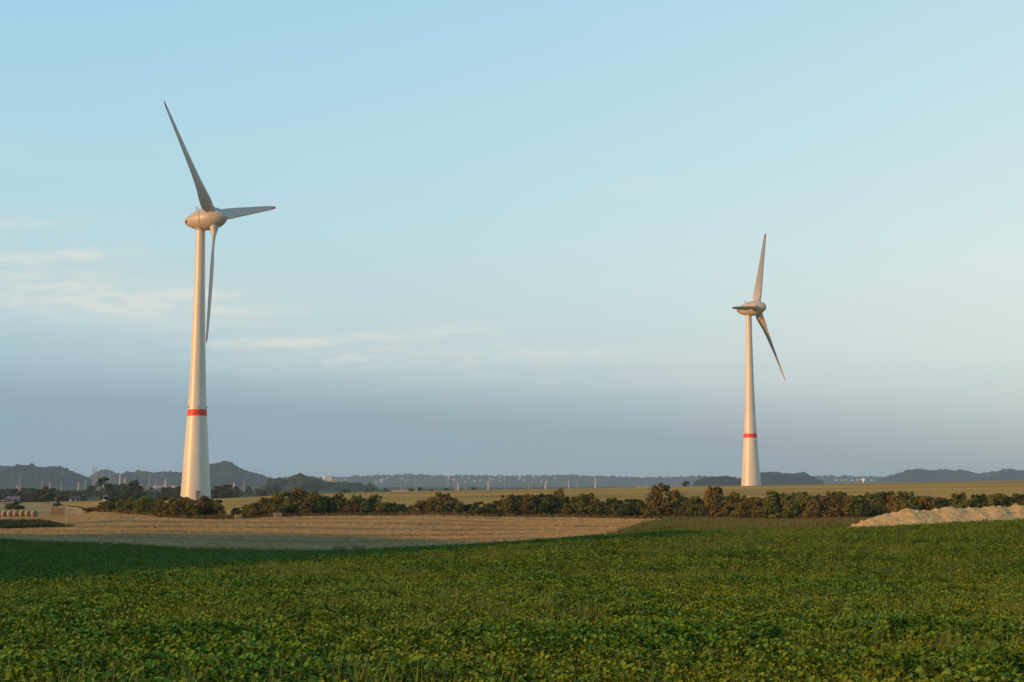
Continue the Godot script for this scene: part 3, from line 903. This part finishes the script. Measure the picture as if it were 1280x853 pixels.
func hedge():
	for k in 6: crowns.append(crown_mesh(200 + k, 2600, 17, 0.040, 0.4 if k < 4 else 1.0))
	for k in 5: tall_crowns.append(crown_mesh(220 + k, 1500, 12, 0.045, 0.6))
	for k in 4:
		stems.append(stem_mesh(240 + k, 0.8)); trunks.append(trunk_mesh(250 + k))
	M.olive = tinted(0.122, 0.135, 0.022)
	M.brownish = tinted(0.130, 0.112, 0.024)
	M.rust = tinted(0.128, 0.094, 0.025)
	M.dark_green = tinted(0.062, 0.082, 0.018)
	M.yellowish = tinted(0.17, 0.13, 0.028)
	M.far_green = tinted(0.062, 0.076, 0.026)
	M.far_brown = tinted(0.10, 0.070, 0.040)
	M.far_pale = tinted(0.075, 0.080, 0.032)
	var kinds := [["olive", "olive green hedge shrub"], ["brownish", "brown green hedge shrub"], ["rust", "rusty brown hedge shrub"], ["dark_green", "dark green hedge shrub"], ["yellowish", "yellowing hedge shrub"]]
	var xs := []; var ys := []
	for t in TOPS:
		xs.append(float(t[0])); ys.append(float(t[1]))
	var m := slopes(xs, ys)
	var where := func(at_px: float) -> String:
		return " beside the near turbine foot" if at_px < 290 else " below the wooded mound and white block" if at_px < 470 else " round the domed dark brown bush" if at_px < 620 else " round the narrow spiky bush" if at_px < 812 else " between the tall russet bush and far turbine" if at_px < 945 else " above the rank grass strip" if at_px < 1078 else " behind the spoil heap"
	var special := [825, 552, 375, 897, 700, 256]
	var px := 114.0
	var k := 0
	while px < 1330.0:
		var skip := false
		for s in special: skip = skip or absf(px - s) < 7.0
		for row in 2:
			if row == 1 and k % 3 == 1: continue
			if row == 0 and px > 275 and px < 812 and rng.randf() < 0.03: continue
			if row == 0 and skip: continue
			var az := az_of(px)
			var d := edge(8, az) * cos(az) + 2.5 + row * 5.5 + rng.randf_range(-0.8, 0.8)
			if px < 128.0: d = 345.0
			var p := spot(px + rng.randf_range(-2, 2), d)
			var top: float = (HORIZON - spline(xs, ys, m, clampf(px, 112, 1300))) / FOCAL * d
			var high := maxf(top - p.y, 1.2) * rng.randf_range(0.8, 1.06)
			if row == 1: high *= 0.88
			var q := rng.randf()
			var kind := 0 if q < 0.36 else 1 if q < 0.66 else 2 if q < 0.72 else 3 if q < 0.90 else 4
			if px > 575 and px < 620 or px > 770 and px < 812: kind = 3
			shrub("hedge_shrub", p - Vector3(0, 0.1, 0), rng.randf_range(4.0, 6.6) * clampf(high / 4.0, 0.65, 1.15), high, rng.randi() % 6, M[kinds[kind][0]], kinds[kind][1] + where.call(px) + (", back row" if row == 1 else ""), "shrubs in the hedgerow")
		px += rng.randf_range(10.5, 15.0)
		k += 1
	var one := func(at_px, wide, kind, shape, label):
		var az := az_of(at_px)
		var d := edge(8, az) * cos(az) + 3.0
		var p := spot(at_px, d)
		var high: float = (HORIZON - spline(xs, ys, m, at_px)) / FOCAL * d - p.y
		shrub("hedge_shrub", p - Vector3(0, 0.1, 0), wide, high, shape, M[kind], label, "shrubs in the hedgerow")
	one.call(825, 7.0, "rust", 0, "tall round russet bush rising highest above the hedgerow")
	one.call(552, 6.0, "brownish", 1, "domed dark brown bush standing alone above low green hedge")
	one.call(375, 6.0, "yellowish", 2, "high yellow olive bush before the wooded mound with the white block")
	one.call(897, 5.0, "rust", 3, "reddish bush near the far turbine, taller than its neighbours")
	one.call(700, 2.6, "brownish", 5, "narrow spiky brown bush sticking up from the hedgerow")
	one.call(256, 5.5, "rust", 4, "red topped bush at the foot of the near turbine")
	# small bush alone in the far stubble, and shade trees on the knoll to the west
	shrub("lone_bush", spot(25, 425) - Vector3(0, 0.1, 0), 4.6, 2.3, 1, M.dark_green, "low dark bush alone in the stubble beside straw bales", "", "shrub")
	shrub("lone_bush", spot(14, 428) - Vector3(0, 0.1, 0), 3.0, 1.7, 2, M.brownish, "low brown bush touching the dark one in the stubble", "", "shrub")
	shrub("lone_bush", spot(74, 470) - Vector3(0, 0.1, 0), 3.0, 1.6, 3, M.dark_green, "small dark bush behind the stacked square bales", "", "shrub")
	for a in [[-112, -150, 9], [-130, -128, 8], [-121, -168, 10], [-104, -176, 7], [-140, -100, 9], [-114, -262, 11], [-138, -243, 13], [-127, -215, 9]]:
		tree("field_tree", Vector3(a[0], ground(a[0], a[1]) - 0.1, a[1]), 6.0, a[2], int(a[2]), M.olive, "broad tree on the rise west of the dip", "trees on the knoll")

func house(called: String, at: Vector3, wide: float, deep: float, high: float, roof: float, wall_mat, roof_mat, turn: float, label: String, group: String):
	var o := base(called, at, turn)
	tag(o, label, "building", group)
	var t := Tri.new()
	t.box(Vector3(-wide / 2, -1.5, -deep / 2), Vector3(wide / 2, high, deep / 2))
	if roof > 0.0:
		t.tri(Vector3(-wide / 2, high, -deep / 2), Vector3(-wide / 2, high + roof, 0), Vector3(-wide / 2, high, deep / 2))
		t.tri(Vector3(wide / 2, high, deep / 2), Vector3(wide / 2, high + roof, 0), Vector3(wide / 2, high, -deep / 2))
	put("wall", t.mesh(), wall_mat, o)
	t = Tri.new()
	if roof > 0.0:
		var e := 0.4
		var a := Vector3(-wide / 2 - e, high - 0.15, deep / 2 + e); var b := Vector3(wide / 2 + e, high - 0.15, deep / 2 + e)
		var c := Vector3(wide / 2 + e, high + roof + 0.15, 0); var d := Vector3(-wide / 2 - e, high + roof + 0.15, 0)
		var a2 := Vector3(a.x, a.y, -a.z); var b2 := Vector3(b.x, b.y, -b.z)
		t.quad(a, d, c, b); t.quad(b2, c, d, a2)
	else:
		t.box(Vector3(-wide / 2 - 0.3, high + 0.003, -deep / 2 - 0.3), Vector3(wide / 2 + 0.3, high + 0.5, deep / 2 + 0.3))
	put("roof", t.mesh(), roof_mat, o)
	var n := clampi(int(wide / 4.0), 2, 8)
	for k in n:
		var w := Tri.new()
		var x := -wide / 2 + wide * (k + 0.5) / n
		w.box(Vector3(x - 0.6, high * 0.35, deep / 2 - 0.1), Vector3(x + 0.6, high * 0.35 + 1.4, deep / 2 + 0.04))
		put("window", w.mesh(), M.glass, o)
	return o

func pylon_mesh(high: float) -> ArrayMesh:
	var t := Tri.new()
	var w := high * 0.07
	for a in [Vector3(-1, 0, -1), Vector3(1, 0, -1), Vector3(1, 0, 1), Vector3(-1, 0, 1)]:
		t.tube([a * w - Vector3(0, 2, 0), a * w * 0.35 + Vector3(0, high * 0.55, 0), a * w * 0.12 + Vector3(0, high, 0)], [0.28, 0.24, 0.2], 4)
	for k in 7:
		var y0 := high * k / 8.0; var y1 := high * (k + 1) / 8.0
		var w0 := w * (1.0 - 0.88 * k / 8.0); var w1 := w * (1.0 - 0.88 * (k + 1) / 8.0)
		for s in [-1, 1]:
			t.tube([Vector3(-w0 * s, y0, w0), Vector3(w1 * s, y1, w1)], [0.14, 0.14], 4)
			t.tube([Vector3(-w0 * s, y0, -w0), Vector3(w1 * s, y1, -w1)], [0.14, 0.14], 4)
	for y in [0.62, 0.76, 0.9]:
		t.tube([Vector3(-high * 0.13, high * y, 0), Vector3(0, high * y + 1.2, 0), Vector3(high * 0.13, high * y, 0)], [0.15, 0.3, 0.15], 4)
	return t.mesh()

func far_things():
	# trees on the plain to the west and before the far hills
	var kinds := [["far_green", "dark tree on the plain behind the stubble, before the hills"], ["far_pale", "pale green tree on the plain behind the stubble, before the hills"]]
	for k in 150:
		var px := rng.randf_range(-30.0, 350.0)
		var d := rng.randf_range(760.0, 1500.0)
		var kind := 0 if rng.randf() < 0.7 else 1
		if px > 112 and px < 200 and rng.randf() < 0.5: kind = 1
		var high := rng.randf_range(4.5, 9.0)
		if px > 110 and px < 180: high *= 1.35
		var place: String = "near the long dark barn on the plain" if px < 58 else "round the white farmhouse on the plain" if px < 116 else "between the farmhouse and the near turbine" if px < 246 else "on the plain between near turbine and wooded mound"
		var size_word: String = "low" if high < 6.0 else "tall" if high > 8.0 else "middling"
		tree("plain_tree", spot(px, d) - Vector3(0, 0.2, 0), high * rng.randf_range(0.8, 1.3), high, rng.randi() % 5, M[kinds[kind][0]], "%s %s tree %s" % [size_word, ["dark", "pale green"][kind], place], "trees on the far plain")
	tree("tall_tree", spot(132, 800) - Vector3(0, 0.2, 0), 12.0, 12.5, 0, M.far_pale, "broad pale tree, tallest of those on the far plain", "")
	tree("field_edge_tree", spot(857, 760) - Vector3(0, 0.2, 0), 5.0, 3.4, 1, M.dark_green, "small dark round tree on the edge of the plateau field", "")
	for k in 10:
		var px := rng.randf_range(420.0, 600.0)
		tree("plain_tree", spot(px, 1000.0 + rng.randf() * 300.0) - Vector3(0, 0.2, 0), 7, rng.randf_range(5, 7), k % 5, M.far_green, "dark tree behind the plateau field below the town ridge", "trees below the town ridge")
	# the wooded mound under the white block
	for k in 70:
		var f := rng.randf_range(-0.75, 0.15)
		var px := rng.randf_range(336.0, 470.0)
		var d := 2700.0 + f * 220.0
		var top := 599.0 if px < 365 else 596.0 if px < 397 else 601.5 if px < 410 else 605.5
		if px > 402 and px < 424 and f > -0.35: continue
		var y := lerpf(-22.0, (HORIZON - top) / FOCAL * 2700.0, pow(cos(f * PI / 2), 1.3)) - 4.0
		var kind: String = "far_brown" if px < 372 else "far_green" if rng.randf() < 0.7 else "far_pale"
		var word: String = {"far_brown": "brown turning tree", "far_green": "dark green tree", "far_pale": "pale green tree"}[kind]
		var high := rng.randf_range(4.5, 8.0)
		tree("mound_tree", Vector3((px - 640.0) / FOCAL * d, y, -d), high * 1.1, high, k % 5, M[kind], word + " on the mound that carries the white block", "trees on the wooded mound")
	# farm and houses on the plain
	house("farmhouse", spot(96, 860), 5, 4, 1.9, 1.9, M.render_white, M.roof_red, 0.5, "white gabled farmhouse with red roof among the plain trees", "")
	house("barn", spot(20, 780), 6, 4, 1.8, 1.3, M.roof_grey, M.roof_grey, 0.1, "long dark barn at the far edge of the stubble", "")
	house("shed", spot(7, 770), 1.2, 1.2, 1.1, 0.3, M.render_white, M.render_white, 0.2, "tiny white shed beside the long dark barn", "")
	house("cottage", spot(134, 700), 1.6, 2, 2.0, 0.8, M.render_white, M.roof_grey, 0.4, "small white cottage half hidden by the hedge end", "")
	# town on the far ridge
	var r := RandomNumberGenerator.new(); r.seed = 91
	for k in 46:
		var px := r.randf_range(425, 700) if k < 36 else r.randf_range(1040, 1110)
		var d := r.randf_range(8300, 8900)
		var y := (HORIZON - r.randf_range(597.0, 604.5)) / FOCAL * d
		if k >= 36: y = (HORIZON - r.randf_range(600, 602)) / FOCAL * d
		house("town_house", Vector3((px - 640.0) / FOCAL * d, y, -d), r.randf_range(7, 15), 10, r.randf_range(4, 8), r.randf_range(2, 4), M.render_pale if r.randf() < 0.5 else M.render_warm, M.roof_red if r.randf() < 0.5 else M.roof_grey, r.randf_range(-0.5, 0.5), "tiny pale house on the wooded town ridge", "houses on the town ridge")
	for k in 14:
		var px := r.randf_range(165, 230)
		var d := r.randf_range(4000, 4600)
		house("village_house", spot(px, d), r.randf_range(7, 13), 8, r.randf_range(4, 6), 3, M.render_pale, M.roof_red, r.randf_range(-0.5, 0.5), "small white house of the village before the western hills", "village houses")
	# the white block on the mound
	var wd := 2650.0
	house("white_block", Vector3((410.0 - 640.0) / FOCAL * wd, (HORIZON - 601.5) / FOCAL * wd, -wd), 13, 11, 9, 0.0, M.render_white, M.render_white, 0.3, "white flat roofed block on top of the wooded mound", "")
	house("low_annex", Vector3((418.5 - 640.0) / FOCAL * wd, (HORIZON - 602.5) / FOCAL * wd, -wd + 5), 10, 9, 4, 0.0, M.render_warm, M.render_white, 0.3, "low pale annex beside the white block on the mound", "")
	# long pale roofs beyond the plateau field
	for a in [[742, 1500, 52, 5.2], [786, 1500, 34, 5.0], [506, 1900, 30, 2.6], [800, 1400, 6, 7.0], [811, 1400, 5, 7.0]]:
		house("warehouse", spot(a[0], a[1]), a[2], 16, a[3], 0.0, M.render_warm, M.render_pale, 0.0, "low pale warehouse seen over the plateau field edge", "warehouses beyond the plateau")
	# pylons, chimneys, spires
	var low := {}
	for a in [[27, 597, 2600], [54.5, 600, 2600], [79, 601, 2400], [109, 600, 2600], [119, 585, 3400], [122, 585.5, 3500], [130, 590, 3000], [139, 592, 3000], [188, 595, 2800], [197, 599, 2800], [306, 600, 2400], [502, 605, 2600], [520.5, 600, 2600], [583, 601.5, 2600], [631, 601.5, 2600], [661, 603, 2600], [721, 599, 2600], [807, 601, 2600], [846, 599.5, 2600], [569, 603, 2600]]:
		var p := spot(a[0], a[2])
		var high: float = (HORIZON - a[1]) / FOCAL * a[2] - p.y
		var key := snappedf(high, 3.0)
		if not low.has(key): low[key] = pylon_mesh(key)
		var o := put("power_pylon", low[key], M.steel)
		o.position = p
		tag(o, "slender steel lattice pylon far off below the hills", "pylon", "power pylons on the far plain")
	for a in [[24, 607, 2500, 2.2, "render_warm", "thick brown chimney beside a pylon before the western hill"], [64.5, 604, 2500, 1.5, "render_pale", "short white chimney before the western hill"], [100.5, 603, 2500, 1.6, "render_pale", "white chimney above the farmhouse roof"], [152, 593, 2700, 2.6, "render_warm", "stout beige chimney between the domed hill and the long hill"], [573, 603.5, 2600, 2.4, "render_pale", "broad white silo tower below the town ridge"], [682, 603.5, 2600, 2.4, "render_pale", "white chimney seen over the plateau field"], [744, 597.5, 2600, 2.0, "render_pale", "tall white chimney above the long pale warehouse"], [710.5, 601.5, 2600, 1.3, "render_pale", "thin white mast column near the spiky bush"]]:
		var p := spot(a[0], a[2])
		var high: float = (HORIZON - a[1]) / FOCAL * a[2] - p.y
		var o := put("chimney_tower", lathe([[-2, a[3] * 0.85], [high * 0.5, a[3] * 0.7], [high - 1.0, a[3] * 0.6], [high - 0.9, a[3] * 0.7], [high, a[3] * 0.7], [high + 0.01, a[3] * 0.45], [high - 0.6, 0.02]], 20), M[a[4]])
		o.position = p
		tag(o, a[5], "chimney", "chimneys on the far plain")
	for a in [[158, 596.5, 2600, "white pointed spire beside the stout beige chimney"], [208.5, 598, 2600, "white pointed spire before the village"], [294, 603, 2400, "pale pointed spire at the foot of the cone hill"], [610.5, 600, 2600, "bright white spire below the town ridge"]]:
		var p := spot(a[0], a[2])
		var high: float = (HORIZON - a[1]) / FOCAL * a[2] - p.y
		var o := base("spire", p)
		tag(o, a[3], "spire", "spires on the far plain")
		var t := Tri.new()
		t.box(Vector3(-1.4, -2, -1.4), Vector3(1.4, high * 0.62, 1.4))
		put("tower", t.mesh(), M.render_pale, o)
		put("pointed_roof", lathe([[high * 0.62, 1.9], [high, 0.05]], 8), M.render_pale, o)
	# a water tower on the skyline behind the hedge
	var wp := spot(1078, 1300)
	var wt := base("water_tower", wp)
	tag(wt, "small pale water tower on the skyline above the hedge", "water tower")
	var wh := (HORIZON - 598.0) / FOCAL * 1300.0 - wp.y
	put("shaft", lathe([[-2, 1.0], [wh - 3, 0.8]], 16), M.steel, wt)
	put("tank", lathe([[wh - 3.6, 0.8], [wh - 2.6, 1.6], [wh - 0.8, 1.7], [wh - 0.3, 1.2], [wh, 0.05]], 20), M.render_white, wt)

func bale(called: String, at: Vector3, size: Vector3, turn: float, label: String, group: String):
	var t := Tri.new()
	var b := 0.06
	var x := size.x / 2; var y := size.y; var z := size.z / 2
	# a block with rounded-off edges and string grooves
	var rings := [[-x, y * 0.92, z - b], [-x + b, y, z]]
	var n := 6
	for k in n:
		var c := lerpf(-x + b, x - b, (k + 1.0) / (n + 1))
		rings.append([c - 0.06, y, z]); rings.append([c, y - 0.05, z - 0.05]); rings.append([c + 0.06, y, z])
	rings.append([x - b, y, z]); rings.append([x, y * 0.92, z - b])
	var prev := []
	for r in rings:
		var cur := [Vector3(r[0], 0.0, -r[2]), Vector3(r[0], r[1] - b, -r[2]), Vector3(r[0], r[1], -r[2] + b), Vector3(r[0], r[1], r[2] - b), Vector3(r[0], r[1] - b, r[2]), Vector3(r[0], 0.0, r[2])]
		var g := rng.randf_range(0.8, 1.15)
		if prev:
			for k in 5: t.quad(prev[k], prev[k + 1], cur[k + 1], cur[k], Color(g, g, g))
		else:
			for k in 4: t.tri(cur[0], cur[k + 1], cur[mini(k + 2, 5)], Color(g, g, g))
		prev = cur
	for k in 4: t.tri(prev[0], prev[mini(k + 2, 5)], prev[k + 1])
	var o := put(called, t.mesh(), M.bale)
	o.position = at; o.rotation.y = turn
	tag(o, label, "straw bale", group)

func bales_and_heap():
	M.bale = mat(lin(0.46, 0.33, 0.18), 0.95, true)
	M.bale.albedo_texture = noise_image(128, 0.08, 3, Color(0.6, 0.6, 0.6), Color.WHITE, 44)
	M.bale.uv1_triplanar = true; M.bale.uv1_scale = Vector3.ONE * 0.6
	# stack of square bales, two high
	for row in 2:
		for k in 3:
			var p := spot(69.0 + k * 5.6 + row * 0.4, 346.0)
			bale("square_bale", Vector3(p.x, p.y - 0.05 + row * 0.93, p.z), Vector3(0.96, 0.92, 1.2), 0.1 + 0.08 * sin(k * 3.0 + row), "square straw bale of the double stack in the far stubble" , "bales in the double stack")
	# a row of round bales
	for k in 8:
		var p := spot(-6.0 + k * 7.4, 336.0)
		var o := put("round_bale", lathe([[-0.6, 0.02], [-0.6, 0.62], [-0.54, 0.74], [-0.2, 0.77], [0.2, 0.77], [0.54, 0.74], [0.6, 0.62], [0.6, 0.02]], 24, Vector3(0, 0.72, 0), Vector3(0.75, 0, 0.66)), M.bale)
		o.position = p
		tag(o, "round straw bale in the long row beside the lone bush", "straw bale", "round bales in a row")
	for a in [[349, -1.5, 1.5, 1.0, "single straw bale against the hedge below the white block"], [300, -1.0, 1.3, 0.9, "small straw bale against the hedge near the turbine foot"]]:
		var az := az_of(a[0])
		var p := spot(a[0], edge(8, az) * cos(az) + a[1])
		bale("square_bale", p - Vector3(0, 0.05, 0), Vector3(a[2], a[3], 1.0), 0.3, a[4], "")
	for a in [[425, 1.6, "darker bale in the shade at the stubble's near edge, wider gap to the hedge bale"], [450, 1.6, "shaded straw bale on the lower stubble edge, the right one of a pair"]]:
		var az := az_of(a[0])
		var p := spot(a[0], edge(5, az) * cos(az) + 1.6)
		bale("square_bale", p - Vector3(0, 0.05, 0), Vector3(a[1], 0.9, 1.0), 0.15, "shaded straw bale at the lower edge of the stubble", "bales at the lower stubble edge")
	# heap of pale spoil at the crop's far edge
	var heap := base("spoil_heap", Vector3.ZERO)
	tag(heap, "long heap of pale sandy spoil at the end of the crop", "spoil heap")
	var n := FastNoiseLite.new(); n.seed = 61; n.frequency = 0.55; n.fractal_octaves = 4
	var big := FastNoiseLite.new(); big.seed = 62; big.frequency = 0.16
	var t := Tri.new()
	var A := Vector2(28.0, -136.0); var B := Vector2(80.0, -152.0)
	var dir := (B - A).normalized(); var nor := Vector2(-dir.y, dir.x)
	var L := (B - A).length()
	var nu := 260; var nv := 56
	var at := func(f: float, g: float) -> Vector3:
		var half := 3.6 + 1.2 * big.get_noise_1d(f * 60.0)
		var p := A + dir * (f * L) + nor * g * half
		var ends: float = sqrt(smoothstep(0.0, 0.17, f)) * smoothstep(0.0, 0.1, 1.0 - f)
		var hh: float = (2.05 + 0.3 * big.get_noise_1d(f * 90.0 + 50.0)) * ends
		var y: float = hh * pow(maxf(0.0, 1.0 - absf(g)), 0.85) - 0.25
		y += (n.get_noise_2d(p.x, p.y) * 0.17 + n.get_noise_2d(p.x * 2.7, p.y * 2.7) * 0.14) * (1.0 - g * g) * ends
		return Vector3(p.x, ground(p.x, p.y) + y, p.y)
	for k in nu + 1:
		for j in nv + 1:
			var p: Vector3 = at.call(float(k) / nu, float(j) / nv * 2 - 1)
			var w := 0.92 + 0.3 * n.get_noise_2d(p.x * 1.7 + 30, p.z * 1.7)
			t.vert(p, Vector3.UP, Color(0.72 * w, 0.50 * w, 0.22 * w))
	for k in nu:
		for j in nv:
			var a := k * (nv + 1) + j
			t.i.append_array([a, a + nv + 2, a + 1, a, a + nv + 1, a + nv + 2])
	for k in nu + 1:
		for j in nv + 1:
			var q := k * (nv + 1) + j
			var du: Vector3 = t.v[mini(k + 1, nu) * (nv + 1) + j] - t.v[maxi(k - 1, 0) * (nv + 1) + j]
			var dv: Vector3 = t.v[k * (nv + 1) + mini(j + 1, nv)] - t.v[k * (nv + 1) + maxi(j - 1, 0)]
			t.n[q] = du.cross(dv).normalized()
			if t.n[q].y < 0: t.n[q] = -t.n[q]
	M.spoil = world_mat(noise_image(256, 0.05, 5, Color(0.72, 0.70, 0.68), Color.WHITE, 45), 2.5)
	put("mound", t.mesh(), M.spoil, heap)
	# clods and stones lying on it
	var st := Tri.new()
	var sr := RandomNumberGenerator.new(); sr.seed = 7
	var pts := []
	for k in 6: pts.append([Vector3.RIGHT, Vector3.LEFT, Vector3.UP, Vector3.DOWN, Vector3.BACK, Vector3.FORWARD][k] * sr.randf_range(0.6, 1.1))
	for f in [[0, 2, 4], [4, 2, 1], [1, 2, 5], [5, 2, 0], [4, 3, 0], [1, 3, 4], [5, 3, 1], [0, 3, 5]]: st.tri(pts[f[0]], pts[f[1]], pts[f[2]])
	var w := PackedFloat32Array()
	for k in 2600:
		var p: Vector3 = at.call(rng.randf_range(0.02, 0.97), rng.randf_range(-0.95, 0.95))
		var c := Color(0.58, 0.41, 0.17) * rng.randf_range(0.65, 1.2)
		w.append_array([p.x, p.y + 0.01, p.z, 0.025 + 0.10 * pow(rng.randf(), 3.0), c.r, c.g, c.b])
	var clods := scatter("clods", st.mesh(), leaf_mat(0.0, 0.95), w, heap)
	clods.set_meta("kind", "stuff")
